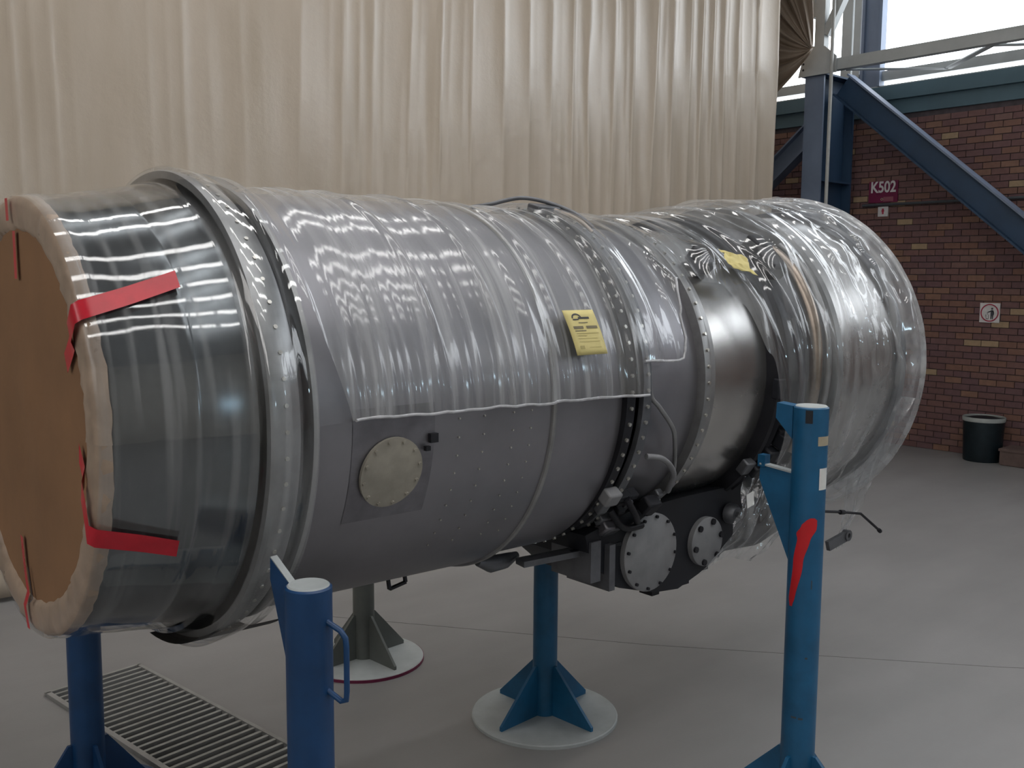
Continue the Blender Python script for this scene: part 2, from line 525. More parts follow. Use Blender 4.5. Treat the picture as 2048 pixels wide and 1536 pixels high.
# fascia along the head of the brick wall and the clerestory glazing above it
tr = MB().box(WX - .03, WX + .12, RY0, RY1, 3.55, 3.70).box(WX - .09, WX + .12, RY0, RY1, 3.70, 3.845)
struct('trim_1', tr, M['teal'])
tr = MB().box(WX - .06, WX + .02, RY0, RY1, 3.845, 3.862)
struct('trim_2', tr, M['palesteel'])
tr = MB().box(WX - .035, WX + .018, RY0, RY1, 3.915, 4.02)
struct('trim_3', tr, M['palesteel'])
win = struct('window_1', MB().box(WX + .02, WX + .04, RY0, RY1, 3.86, 5.75), M['clearpane'])
mu = MB()
for y in (8.3, 2.7, 0.0, -2.7, -5.2):
    mu.box(WX - .05, WX + .018, y - .1, y + .1, 3.86, 5.75)
obj('mullion', mu, M['slate'], win)
mc = MB().box(WX - .055, WX + .018, 5.46, 5.69, 3.86, 5.9).box(WX - .09, WX - .055, 5.46, 5.49, 3.86, 5.9).box(WX - .09, WX - .055, 5.66, 5.69, 3.86, 5.9)
obj('mullion_post', mc, M['slate'], win)
mc = MB().box(WX - .06, WX + .018, 5.72, 5.80, 3.86, 5.9).box(WX - .045, WX + .018, 5.83, 5.95, 3.86, 5.9)
obj('jamb', mc, M['palesteel'], win)
struct('wall_above', MB().box(WX + .02, RX1, RY0, RY1, 5.75, RZ), M['plaster'])

# roof lights: long strips in the roof over the middle of the hall
ROWS = [4.75, 3.75, 2.0, 1.1, .2, -.65, -1.55, -2.4]
k = 2
for y in ROWS:
    for x0, x1 in ((.2, 1.0), (1.12, 2.0), (2.12, 3.0), (3.12, 4.0), (4.12, 5.1)):
        w = struct('window_%d' % k, MB().box(x0, x1, y - .10, y + .10, RZ - .03, RZ - .02), M['roofpane'])
        fr = MB().box(x0 - .03, x1 + .03, y - .13, y - .10, RZ - .05, RZ).box(x0 - .03, x1 + .03, y + .10, y + .13, RZ - .05, RZ).box(x0 - .03, x0, y - .10, y + .10, RZ - .05, RZ).box(x1, x1 + .03, y - .10, y + .10, RZ - .05, RZ)
        obj('window_frame', fr, M['palesteel'], w)
        k += 1
# unseen clerestory added in the opposite wall to brighten the inlet side
for y0, y1 in ((-5.0, -2.0), (-1.6, 1.4), (1.8, 4.8)):
    w = struct('window_%d' % k, MB().box(RX0 + .01, RX0 + .02, y0, y1, 3.9, 5.5), M['addedpane'])
    fr = MB().box(RX0, RX0 + .05, y0 - .05, y1 + .05, 3.85, 3.9).box(RX0, RX0 + .05, y0 - .05, y1 + .05, 5.5, 5.55).box(RX0, RX0 + .05, y0 - .05, y0, 3.9, 5.5).box(RX0, RX0 + .05, y1, y1 + .05, 3.9, 5.5)
    obj('window_frame', fr, M['palesteel'], w)
    k += 1
# windows low in the wall behind the viewer
for x0, x1, z0, z1 in ((3.3, 4.5, 2.25, 2.5), (9.0, 9.9, 2.9, 3.2)):
    w = struct('window_%d' % k, MB().box(x0, x1, RY0 + .01, RY0 + .02, z0, z1), M['sidepane'])
    fr = MB().box(x0 - .05, x1 + .05, RY0, RY0 + .05, z0 - .05, z0).box(x0 - .05, x1 + .05, RY0, RY0 + .05, z1, z1 + .05).box(x0 - .05, x0, RY0, RY0 + .05, z0, z1).box(x1, x1 + .05, RY0, RY0 + .05, z0, z1)
    n = max(1, int((x1 - x0) / .6))
    for i in range(1, n): fr.box(x0 + (x1 - x0) * i / n - .02, x0 + (x1 - x0) * i / n + .02, RY0 + .02, RY0 + .05, z0, z1)
    obj('window_frame', fr, M['palesteel'], w)
    k += 1

# ------------------------------------------------------------------ steel column, braces, lattice girder
CX0, CX1, CYA, CYB = 9.30, 9.93, 5.66, 5.88
CYM = (CYA + CYB) / 2
col = thing('steel_column', 'navy steel I-section column standing before the brick wall', 'column', (9.6, CYM, 0))
obj('front_flange', MB().box(CX0, CX0 + .025, CYA, CYB, 0, 3.92), M['slate'], col)  # paler steel paints in the lit face; the web keeps the shaded tone
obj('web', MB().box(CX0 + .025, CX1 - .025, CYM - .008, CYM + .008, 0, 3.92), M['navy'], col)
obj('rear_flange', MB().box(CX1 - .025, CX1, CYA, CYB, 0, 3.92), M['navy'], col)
obj('base_plate', MB().box(CX0 - .06, CX1 + .06, CYA - .06, CYB + .06, 0, .025), M['navy'], col)
obj('stiffener', MB().box(CX0 + .025, CX1 - .025, CYA, CYM - .008, 2.82, 2.84), M['navy'], col)
obj('cap_plate', MB().box(CX0 - .02, CX1 + .02, CYA - .03, CYB + .03, 3.90, 3.92), M['navy'], col)

def brace(label, a, b, w, m1, m2):
    t = thing('steel_brace', label, 'brace', a, 'diagonal braces on the steel column')
    a, b = Vector(a), Vector(b)
    d = (b - a).normalized()
    up = Vector((1, 0, 0)).cross(d)
    if up.z < 0: up = -up
    obj('web', MB().bar(a, b, .018, w, up=tuple(up)), m1, t)
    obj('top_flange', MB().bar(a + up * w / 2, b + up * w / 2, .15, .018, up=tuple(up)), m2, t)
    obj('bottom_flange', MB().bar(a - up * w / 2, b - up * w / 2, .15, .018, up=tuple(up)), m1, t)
    return t
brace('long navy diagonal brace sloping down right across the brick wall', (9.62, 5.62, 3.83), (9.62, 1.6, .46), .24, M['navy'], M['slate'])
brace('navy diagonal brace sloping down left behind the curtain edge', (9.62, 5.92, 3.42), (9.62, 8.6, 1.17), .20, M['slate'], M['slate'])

gd = thing('lattice_girder', 'pale grey lattice girder resting on the steel column', 'girder', (9.35, CYM, 3.92))
obj('bottom_chord', MB().box(9.27, 9.36, -6.0, 5.64, 3.925, 4.04), M['palesteel'], gd)
obj('gusset_plate', MB().prism([(9.26, 5.94, 3.90), (9.26, 5.50, 3.90), (9.26, 5.50, 4.06), (9.26, 5.64, 4.18), (9.26, 5.80, 4.20), (9.26, 5.90, 4.05)], (.016, 0, 0)), M['palesteel'], gd)
obj('vertical', MB().box(9.27, 9.36, 5.66, 5.77, 4.02, 5.9), M['palesteel'], gd)
obj('diagonal', MB().bar((9.32, 5.66, 4.30), (9.32, 4.86, 5.9), .08, .09, up=(1, 0, 0)), M['palesteel'], gd)
obj('diagonal', MB().bar((9.32, 5.77, 4.50), (9.32, 6.3, 5.9), .08, .08, up=(1, 0, 0)), M['palesteel'], gd)
for a, b in (((9.36, 5.45), (10.05, 4.72)), ((10.05, 4.72), (9.36, 4.0)), ((9.36, 4.0), (10.05, 3.2)), ((10.05, 3.2), (9.36, 2.4))):
    obj('lacing_bar', MB().bar((a[0], a[1], 3.93), (b[0], b[1], 3.93), .07, .012), M['palesteel'], gd)
for y, z in ((5.88, 3.97), (5.88, 4.03), (5.86, 4.09), (5.84, 4.14)):
    obj('bolt', MB().lathe([(-.262, 0), (-.262, .012), (-.25, .014)], (9.512, y, z), 'x', 8), M['dark'], gd)

pp = MB().tube([(9.20, 5.520, .0), (9.20, 5.520, 5.9)], .018, 10)
tag(obj('conduit_pipe', pp, M['whitepipe'], smooth=40), 'thin white vertical pipe running up beside the steel column', 'pipe')
pp = MB().tube([(WX - .03, 5.62, 2.60), (WX - .03, 1.2, 2.60)], .016, 8)
tag(obj('wall_conduit', pp, M['darkpipe'], smooth=40), 'thin dark horizontal conduit along the brick wall', 'conduit')

# ------------------------------------------------------------------ curtains
def curtain_y(x, z):
    """soft vertical folds: broad hollows parted by narrow standing creases, tighter towards the free edge"""
    k = min(1, max(0, (x - 2.0) / 6.0))
    t = x + .26 * noise.noise((x * .9, z * .12, 3.1)) + .09 * noise.noise((x * 3.0, z * .28, 9.3))
    u = t * (2.3 + 1.1 * k)
    c = abs((u % 1.0) - .5) * 2                     # 1 at a crease, 0 in a hollow
    h = .35 + .65 * (.5 + .5 * noise.noise((math.floor(u) * 3.7, 1.1, 2.2)) * 1.6)
    up = .40 + .60 * min(1, max(0, (z - 1.8) / 2.2))
    y = -.050 * (c ** 2.4) * h * up * (.28 + .85 * k)
    u2 = t * 7.3 + .4
    c2 = abs((u2 % 1.0) - .5) * 2
    y -= .010 * c2 ** 2 * up * max(0, .5 + noise.noise((x * 1.7, z * .3, 6.1)) * 1.6)
    y += .035 * noise.noise((x * 1.1, z * .22, 1.7)) + .006 * noise.noise((x * 7, z * 1.4, 5.2))
    y += .010 * max(0, noise.noise((x * 2.2, z * 1.6, 8.2)))
    return 5.72 + y
cm = MB()
XE = 8.49
xs = [-.6 + (XE + .6) * i / 760 for i in range(761)]
zs = [.03 + (6.0 - .03) * j / 60 for j in range(61)]
cm.grid([[(x, curtain_y(x, z), z) for x in xs] for z in zs])
tag(obj('curtain', cm, M['curtain'], smooth=180, solid=.004), 'long cream plastic curtain hanging in vertical folds behind the engine', 'curtain', 'hangar curtains')

# gathered curtain: folds fan out from the knot at the girder plate
cm = MB()
rows = []
for j in range(111):
    t = j / 110
    row = []
    if t < .45: ye, ze = 5.79 + (7.1 - 5.79) * t / .45, 6.1
    else: ye, ze = 7.1, 6.1 - (6.1 - 3.50) * (t - .45) / .55
    for i in range(46):
        q = i / 45
        y = 5.665 + (ye - 5.665) * q - .05 * math.sin(math.pi * min(1, q * 1.6)) * (1 - t)
        z = 4.13 + (ze - 4.13) * q - (.05 + .22 * t) * math.sin(math.pi * q ** .8) * (.3 + .7 * t)
        ph = t * 40 + 1.5 * noise.noise((q * 2, t * 4, 4.0))
        xo = (.055 * math.sin(ph) + .03 * math.sin(ph * 2.3 + 1)) * (.2 + .8 * q ** .6) + .06 * noise.noise((q * 3, t * 6, 1.0)) * q
        row.append((9.06 + xo - .12 * math.sin(math.pi * min(1, q * 1.2)) * .5, y, z))
    rows.append(row)
cm.grid(rows)
tag(obj('curtain', cm, M['curtain2'], smooth=180, solid=.004), 'brown curtain gathered in swags and tied back at the girder plate', 'curtain', 'hangar curtains')

# ------------------------------------------------------------------ wall signs, bin, crate
def text_obj(name, body, size, mat, parent, x, y, z, ext=.001, sx=1.0, bold=0.0):
    cu = bpy.data.curves.new(name, 'FONT')
    cu.body = body; cu.size = size; cu.extrude = ext; cu.offset = bold
    cu.align_x = 'CENTER'; cu.align_y = 'CENTER'
    tmp = bpy.data.objects.new(name + '_outline', cu)
    COL.objects.link(tmp)
    bpy.context.view_layer.update()
    me = bpy.data.meshes.new_from_object(tmp.evaluated_get(bpy.context.evaluated_depsgraph_get()))
    bpy.data.objects.remove(tmp)
    me.materials.clear(); me.materials.append(mat)
    o = bpy.data.objects.new(name, me)
    COL.objects.link(o)
    o.parent = parent
    o.location = Vector((x, y, z)) - wloc(parent)
    o.rotation_euler = (R(90), 0, R(-90))
    o.scale = (sx, 1, 1)
    return o
SX = WX - .016
sg = thing('location_sign', 'maroon sign lettered K502 on the brick wall', 'sign', (SX, 5.39, 2.74))
obj('panel', MB().box(SX - .008, SX + .004, 5.225, 5.555, 2.625, 2.855), M['maroon'], sg)
text_obj('lettering', 'K502', .165, M['signwhite'], sg, SX - .010, 5.39, 2.785, sx=.82, bold=.004)
text_obj('small_lettering', 'o', .06, M['tan'], sg, SX - .010, 5.40, 2.665)
obj('glare_patch', MB().box(SX - .0095, SX - .008, 5.27, 5.385, 2.635, 2.685), plain('glare_maroon', (.27, .09, .12), .4), sg)  # glare on the sign painted as a paler patch
sg = thing('notice_sign', 'small white notice with a red mark under the maroon sign', 'sign', (SX, 5.38, 2.53))
obj('panel', MB().box(SX - .008, SX + .004, 5.325, 5.44, 2.475, 2.58), M['signwhite'], sg)
obj('red_mark', MB().lathe([(-.002, 0), (-.002, .016), (0, .016)], (SX - .008, 5.383, 2.535), 'x', 12).box(SX - .0095, SX - .008, 5.373, 5.393, 2.50, 2.56), M['signred'], sg)

sg = thing('litter_sign', 'white litter sign with a red ring around a figure and basket', 'sign', (SX, 4.19, 1.47))
ly, lz = 4.19, 1.468
obj('panel', MB().box(SX - .008, SX + .004, ly - .098, ly + .098, lz - .098, lz + .098), M['signwhite'], sg)
obj('red_ring', MB().lathe([(-.011, .078), (-.011, .089), (-.008, .089), (-.008, .078)], (SX, ly, lz), 'x', 40, close=True), M['signred'], sg)
fg = MB()
fx = SX - .0095
def poly(pts): fg.prism([(fx, ly - a, lz + b) for a, b in pts], (.002, 0, 0))   # a: to the right in view
poly([(.012, .018), (.036, .018), (.040, -.012), (.034, -.064), (.026, -.064), (.024, -.02), (.020, -.064), (.012, -.064), (.010, -.010)])
poly([(.012, .018), (.014, .028), (.034, .028), (.042, .010), (.044, -.018), (.037, -.018), (.034, .008)])
poly([(.014, .024), (-.014, .010), (-.022, .006), (-.022, .001), (-.010, .003), (.014, .012)])
fg.lathe([(-.001, 0), (-.001, .010), (.001, .010)], (fx, ly - .023, lz + .042), 'x', 14)
obj('figure', fg, M['inkdark'], sg)
fg = MB()
poly([(-.038, -.018), (-.034, -.018), (-.030, -.058), (-.033, -.058)])
poly([(-.009, -.018), (-.005, -.018), (-.009, -.058), (-.012, -.058)])
poly([(-.033, -.058), (-.009, -.058), (-.009, -.064), (-.033, -.064)])
for a, b in ((-.026, .0), (-.018, -.006), (-.022, -.012)): poly([(a, b), (a + .004, b), (a + .004, b - .005), (a, b - .005)])
obj('basket', fg, M['inkdark'], sg)

bx_, by_ = 9.93, 4.10
bn = thing('waste_bin', 'dark green metal waste bin against the brick wall', 'bin', (bx_, by_, 0))
obj('body', MB().lathe([(0, 0), (0, .172), (.012, .176), (.40, .190), (.405, .186), (.10, .16), (.10, 0)], (bx_, by_, 0), 'z', 36), M['binm'], bn, 40)
obj('rim', MB().lathe([(.40, .186), (.40, .198), (.435, .200), (.442, .194), (.436, .184)], (bx_, by_, 0), 'z', 36, close=True), M['binrim'], bn, 60)
obj('lid', MB().lathe([(.41, .185), (.425, .17), (.44, .10), (.445, 0)], (bx_, by_, 0), 'z', 36), M['binm'], bn, 60)
cx_, cy_ = 9.93, 3.73
cr = thing('low_box', 'low dusty brown box on the floor beside the waste bin', 'box', (cx_, cy_, 0))
obj('body', MB().box(cx_ - .14, cx_ + .15, cy_ - .16, cy_ + .145, .008, .155).box(cx_ - .13, cx_ - .09, cy_ - .15, cy_ + .135, 0, .008).box(cx_ + .09, cx_ + .13, cy_ - .15, cy_ + .135, 0, .008), M['crate'], cr)
obj('lid', MB().box(cx_ - .15, cx_ + .16, cy_ - .17, cy_ + .155, .14, .165), M['crate'], cr)

# ------------------------------------------------------------------ drain grating
gt = thing('drain_grate', 'pale steel bar grating set over a dark drain in the floor', 'grate', (g_far.x, g_far.y, 0))
def gq(a, b, z):
    x, y = gp(a, b)
    return Vector((x, y, z))
fr = MB()
fr.bar(gq(0, -.5, .002), gq(GL, -.5, .002), .022, .03).bar(gq(0, .5, .002), gq(GL, .5, .002), .016, .03).bar(gq(0, -.53, .002), gq(0, .52, .002), .016, .03).bar(gq(GL, -.53, .002), gq(GL, .52, .002), .016, .03)
obj('frame', fr, M['grate'], gt)
PITCHG = .047
c0 = gq(0, 0, 0)
sm = mesh_of('slat', MB().bar(gq(0, -.49, 0) - c0, gq(0, .49, 0) - c0, .015, .025), M['grate'])
for i in range(1, int(GL / PITCHG) + 1):
    o = bpy.data.objects.new('slat', sm)
    COL.objects.link(o)
    o.parent = gt
    o.location = gq(i * PITCHG - .012, 0, .001) - wloc(gt)

# ------------------------------------------------------------------ engine stands
def stand(label, x, y, top, paint, capm, face, kind, post_r=.054, base_r=.30, plate=None):
    """face: unit direction (x, y) towards the engine"""
    t = thing('engine_stand', label, 'stand', (x, y, 0), 'round-post engine stands')
    obj('base_plate', MB().lathe([(0, 0), (0, base_r), (.012, base_r), (.016, base_r - .004), (.016, 0)], (x, y, 0), 'z', 56), plate or M['dusty'], t, 30)
    obj('post', MB().lathe([(.016, 0), (.016, post_r), (top - .004, post_r), (top, post_r - .004)], (x, y, 0), 'z', 40), paint, t, 40)
    obj('cap', MB().lathe([(top - .001, 0), (top - .001, post_r - .004), (top + .003, post_r - .008), (top + .003, 0)], (x, y, 0), 'z', 32), capm, t, 40)
    f = Vector((face[0], face[1], 0)).normalized()
    for k in range(4):
        a = R(90 * k + 4)
        d = Vector((math.cos(a), math.sin(a), 0)); n = Vector((-d.y, d.x, 0))
        p0 = Vector((x, y, 0))
        pts = [p0 + d * (post_r - .004) + Vector((0, 0, .016)), p0 + d * (base_r - .045) + Vector((0, 0, .016)), p0 + d * (base_r - .045) + Vector((0, 0, .032)), p0 + d * (post_r + .012) + Vector((0, 0, .225)), p0 + d * (post_r - .004) + Vector((0, 0, .225))]
        obj('gusset', MB().prism(pts, n * .012), paint, t)
    def arm(z_top, z_out, z_bot, reach, th=.014, d=f):
        n = Vector((-d.y, d.x, 0)); p0 = Vector((x, y, 0)); zz = Vector((0, 0, 1))
        return MB().prism([p0 + d * (post_r - .004) + zz * z_top, p0 + d * reach + zz * z_out, p0 + d * (reach + .002) + zz * (z_out - .05), p0 + d * (post_r - .004) + zz * z_bot], n * th)
    return t, arm, f

FLx, FLy, FLz = 1.05, 1.86, 1.12
t, arm, f = stand('blue engine stand with side handle below the front flange', FLx, FLy, FLz, M['blueshade'], M['dusty'], (-.15, 1), 'handle', post_r=.052)
obj('bracket', arm(FLz - .012, FLz + .040, FLz - .27, .125, .018), M['blueshade'], t)
obj('bracket_edge', MB().bar(Vector((FLx, FLy, FLz - .011)) + f * .05, Vector((FLx, FLy, FLz + .041)) + f * .125, .018, .003), M['dusty'], t)
hx = Vector((.62, -.78, 0)).normalized()
sd = Vector((.749, -.663, 0))
hb = Vector((FLx, FLy, 0)) + Vector((.30, -.20, 0)).normalized() * 0
side = (sd * .72 + Vector((-.663, -.749, 0)) * .35).normalized()
p = lambda r_, z: Vector((FLx, FLy, z)) + side * r_
hd_ = MB().tube([p(.048, FLz - .075), p(.085, FLz - .090), p(.098, FLz - .105), p(.100, FLz - .125), p(.100, FLz - .225), p(.098, FLz - .245), p(.085, FLz - .250), p(.048, FLz - .232)], .0065, 10)
obj('handle', hd_, M['blueshade'], t, 40)

RLx, RLy = 1.02, 3.315
t, arm, f = stand('blue engine stand standing by the drain grate', RLx, RLy, FLz, M['blueshade'], M['dusty'], (0, -1), 'rear', post_r=.054, base_r=.255, plate=M['blueshade'])
obj('bracket', arm(FLz - .01, FLz + .045, FLz - .28, .17, .05), M['blueshade'], t)

RRx, RRy = 2.66, 2.79
stand('blue engine stand on a pale round plate beneath the engine', RRx, RRy, .865, M['bluelit'], M['dusty'], (0, -1), 'mid', post_r=.050)

FRx, FRy, FRz = 2.79, 1.695, 1.391
t, arm, f = stand('blue engine stand with red spray paint and two brackets', FRx, FRy, FRz, M['bluelit'], M['dusty'], (-.12, 1), 'spray', post_r=.0555)
obj('upper_bracket', arm(FRz - .002, FRz + .004, FRz - .11, .108, .05), M['bluelit'], t)
obj('lower_bracket', arm(1.165, 1.180, .86, .168, .016), M['bluelit'], t)
obj('bracket_lip', MB().bar(Vector((FRx, FRy, 1.168)) + f * .05, Vector((FRx, FRy, 1.183)) + f * .168, .03, .006), M['dusty'], t)
obj('bracket_stop', MB().obox(Vector((FRx, FRy, 1.193)) + f * .160, (.015, 0, 0), (0, .014, 0), (0, 0, .02)), M['bluelit'], t)
def on_post(x, y, r_, ang, z):
    return Vector((x + r_ * math.cos(ang), y + r_ * math.sin(ang), z))
TOCAM = math.atan2(-FRy, -FRx)      # direction from the post back to the viewer
def wrap_patch(pts_fn, na, nz):
    return MB().grid([[pts_fn(i / na, j / nz) for i in range(na + 1)] for j in range(nz + 1)])
def patch(a0, a1, z0, z1, lift=.0012):
    return wrap_patch(lambda s, q: on_post(FRx, FRy, .0555 + lift, TOCAM + a0 + (a1 - a0) * s, z0 + (z1 - z0) * q), 8, 2)
obj('slot', patch(-.30, .10, FRz - .050, FRz - .008), M['black'], t)
obj('label_tape', patch(.45, 1.35, FRz - .122, FRz - .092), M['tan'], t)
obj('paper_label', patch(.62, 1.30, FRz - .265, FRz - .195), M['white'], t)
def spray(s, q):
    z = 1.035 - .30 * q
    c = lerp_table([(0, .32), (.10, .14), (.2, -.12), (.5, -.42), (1, -.78)], q)
    h = lerp_table([(0, .12), (.03, .32), (.08, .44), (.16, .50), (.25, .36), (.5, .30), (.9, .22), (1, .10)], q)
    return on_post(FRx, FRy, .0568, TOCAM + c + (s - .5) * 2 * h, z)
obj('spray_mark', wrap_patch(spray, 14, 40), M['sprayred'], t, 60)
for z, a0, a1 in ((.36, -.45, -.15), (.358, -.05, .22), (.565, .2, .35), (.80, .38, .44)):
    obj('scuff', patch(a0, a1, z, z + .006 if z < .7 else z + .03), M['darkpipe'], t)

GRx, GRy = 2.42, 3.775
t, arm, f = stand('grey green engine stand behind, on a round plate with a maroon rim', GRx, GRy, .62, M['greygreen'], M['greygreen'], (0, -1), 'grey', post_r=.050, base_r=.28)
obj('rim_paint', MB().lathe([(0, .2808), (.0135, .2808), (.0135, .278), (0, .278)], (GRx, GRy, 0), 'z', 56, close=True), M['maroon'], t)

# ------------------------------------------------------------------ the engine (gauge numbers scaled by GS)
GS = .95
EY, EZ = 2.70 * GS, CAMZ - (CAMZ - 1.43) * GS
def E3(x, r_, deg):
    """engine station x, radius, angle (0 = towards the viewer's side, 90 = top)"""
    a = R(deg)
    return Vector((x * GS, EY - r_ * GS * math.cos(a), EZ + r_ * GS * math.sin(a)))
def turn(prof, n=128, close=False):
    return MB().lathe([(x * GS, r_ * GS) for x, r_ in prof], (0, EY, EZ), 'x', n, close)
eng = thing('jet_engine', 'long cylindrical grey metal jet engine held on blue stands', 'engine', (1.9, EY, .75))
def part(name, mb, mat, smooth=35, parent=None): return obj(name, mb, mat, parent or eng, smooth)
def shell(prof, thick=.02):
    """open-ended ring shell from an outer profile"""
    inner = [(x, r_ - thick) for x, r_ in prof[::-1]]
    return turn(prof + inner, 128, True)
part('inlet_case', shell([(.725, .540), (.74, .550), (.915, .580), (.92, .583), (.93, .583), (.935, .581), (1.06, .606)]), M['inlet'])
part('fan_flange', shell([(1.066, .60), (1.066, .650), (1.076, .653), (1.14, .640), (1.155, .630), (1.165, .60)]), M['flange'])
part('flange_gap', shell([(1.160, .585), (1.195, .585)]), M['dark'])
part('rear_flange', shell([(1.190, .60), (1.192, .628), (1.205, .628), (1.21, .612)]), M['flange'])
def duct_mb(x0, x1, r0, r1, n=20):
    """duct barrel, a little fuller along its belly"""
    rows = []
    for i in range(n + 1):
        x = x0 + (x1 - x0) * i / n
        rr = r0 + (r1 - r0) * i / n
        k = .012 + .030 * (x - 1.2)
        rows.append([E3(x, rr * (1 + max(0, k) * max(0, -math.sin(R(a))) ** 2), a) for a in range(0, 361, 3)])
    return MB().grid(rows)
part('duct_forward', duct_mb(1.20, 2.02, .606, .606), M['duct'])
part('duct_rear', duct_mb(2.02, 2.385, .593, .590), M['duct'])
rb = MB().tube([E3(2.022, .607 * (1 + (.036 * max(0, -math.sin(R(a))) ** 2)), a) for a in range(0, 361, 3)], .009, 8, False)
part('seam_rib', rb, M['flange'])
part('duct_flange', shell([(2.345, .585), (2.345, .612), (2.385, .612), (2.387, .585)]), M['dark'])
part('duct_flange', shell([(2.425, .57), (2.425, .612), (2.465, .612), (2.47, .57)]), M['mid'])
part('compressor_case', shell([(2.38, .575), (2.47, .570), (2.79, .556)]), M['duct'])
part('case_ring', shell([(2.775, .55), (2.778, .590), (2.80, .594), (2.815, .590), (2.82, .575), (2.86, .572), (2.865, .55)]), M['flange'])
part('combustor_case', shell([(2.86, .562), (3.0, .566), (3.20, .560)]), M['case'])
part('mount_ring', shell([(3.195, .55), (3.20, .612), (3.215, .618), (3.235, .60), (3.25, .618), (3.265, .612), (3.27, .55)]), M['dark'])
part('turbine_case', shell([(3.26, .560), (3.45, .575), (3.53, .60)]), M['mid'])
part('exhaust_flange', shell([(3.52, .58), (3.525, .672), (3.55, .678), (3.57, .660), (3.575, .58)]), M['flange'])
part('jet_pipe', shell([(3.57, .630), (3.75, .640), (4.02, .655)]), M['case'])
part('exhaust_rim', shell([(4.02, .64), (4.025, .678), (4.06, .682), (4.07, .665), (4.075, .64)]), M['mid'])
part('exhaust_cone', turn([(3.62, .30), (3.8, .26), (4.0, .12), (4.05, 0)], 64), M['dark'])

# bolts around the flanges (tiny: one part per ring)
def bolt_ring(name, x, r_, n, rad, length):
    mb = MB()
    for k in range(n):
        a = 360 * k / n
        c = E3(x, r_, a)
        d = (E3(x, r_ + 1, a) - c).normalized()
        mb.tube([c, c + d * length], rad, 6)
    return tag(part(name, mb, M['bolt']), kind='stuff')
bolt_ring('bolt_row', 2.365, .606, 72, .0065, .012)
bolt_ring('bolt_row', 2.445, .606, 72, .0065, .012)
bolt_ring('bolt_row', 1.11, .640, 64, .0055, .009)
bolt_ring('bolt_row', 2.795, .588, 64, .006, .010)

# panel and round blanking plate on the near side of the duct
def skin(x, a, lift=0.0, base=.606):
    k = .012 + .030 * (x - 1.2)
    return E3(x, base * (1 + max(0, k) * max(0, -math.sin(R(a))) ** 2) + lift, a)
def skin_patch(x0, x1, a0, a1, lift, base=.606, nx=10, na=14):
    return MB().grid([[skin(x0 + (x1 - x0) * i / nx, a0 + (a1 - a0) * j / na, lift, base) for i in range(nx + 1)] for j in range(na + 1)])
pl = part('access_panel', skin_patch(1.315, 1.575, -27, 3, .0012), M['plate'])
dk = MB()
dc_x, dc_a, dr = 1.438, -13.8, .097
rings = []
for q in (0, .35, .7, 1.0, 1.0):
    rings.append([(dc_x + dr * q * math.cos(2 * math.pi * k / 40), dc_a + math.degrees(dr * q * math.sin(2 * math.pi * k / 40) / .606)) for k in range(41)])
dk.grid([[skin(x, a, .013 if i < 4 else .004) for x, a in rg] for i, rg in enumerate(rings)])
pd = part('blanking_plate', dk, M['cover'], 40)
nb = MB()
for k in range(12):
    t_ = 2 * math.pi * k / 12 + .2
    x, a = dc_x + dr * .9 * math.cos(t_), dc_a + math.degrees(dr * .9 * math.sin(t_) / .606)
    nb.tube([skin(x, a, .012), skin(x, a, .018)], .005, 6)
tag(part('plate_bolts', nb, M['cover'], 35, pd), kind='stuff')
part('panel_latch', MB().obox(skin(1.565, -6, .01), (.012, 0, 0), (0, .006, 0), (0, 0, .012)).obox(skin(1.545, -8.5, .012), (.007, 0, 0), (0, .006, 0), (0, 0, .006)), M['dark'])
rv = MB()
for x in (1.66, 1.75, 1.86, 1.93):
    for i in range(9):
        rv.tube([skin(x, -2 - i * 5.0, .001), skin(x, -2 - i * 5.0, .004)], .0028, 5)
tag(part('rivets', rv, M['bolt']), kind='stuff')

# pipes, brackets and clutter between duct and gearbox
def epipe(name, pts, rad, mat):
    P_ = [E3(*p_) for p_ in pts]
    out_ = []
    for i in range(len(P_) - 1):
        a, b = P_[max(i - 1, 0)], P_[i]; c, d = P_[i + 1], P_[min(i + 2, len(P_) - 1)]
        for s in range(6):
            u = s / 6
            out_.append(.5 * ((2 * b) + (c - a) * u + (2 * a - 5 * b + 4 * c - d) * u * u + (3 * b - a - 3 * c + d) * u ** 3))
    out_.append(P_[-1])
    return part(name, MB().tube(out_, rad, 8), mat, 60)
epipe('fuel_pipe', [(2.47, .600, 6), (2.475, .600, -2), (2.52, .602, -6), (2.60, .604, -13), (2.635, .604, -18), (2.70, .604, -30), (2.72, .602, -36)], .0075, M['flange'])
epipe('bent_pipe', [(2.50, .61, -22.5), (2.56, .625, -23.0), (2.62, .63, -26), (2.68, .628, -31), (2.70, .625, -35), (2.74, .615, -41)], .010, M['cover2'])
epipe('ring_pipe', [(3.36, .635, 52), (3.375, .66, 44), (3.385, .668, 34), (3.39, .665, 20), (3.39, .655, 5), (3.39, .645, -12), (3.40, .63, -30)], .024, M['brownpipe'])
epipe('ring_pipe', [(3.46, .655, 50), (3.465, .67, 38), (3.465, .67, 20), (3.465, .66, 0), (3.47, .65, -20), (3.47, .64, -34)], .014, M['flange'])
epipe('ring_pipe', [(3.31, .63, 20), (3.315, .64, 0), (3.325, .64, -16), (3.33, .63, -34)], .011, M['mid'])
epipe('lift_tie', [(2.22, .615, 93), (2.27, .625, 89), (2.36, .652, 84), (2.43, .648, 78), (2.49, .632, 70), (2.52, .610, 63)], .007, M['mid'])
epipe('lift_tie', [(2.36, .630, 80), (2.42, .630, 74), (2.47, .622, 66), (2.49, .605, 60)], .008, M['brownpipe'])
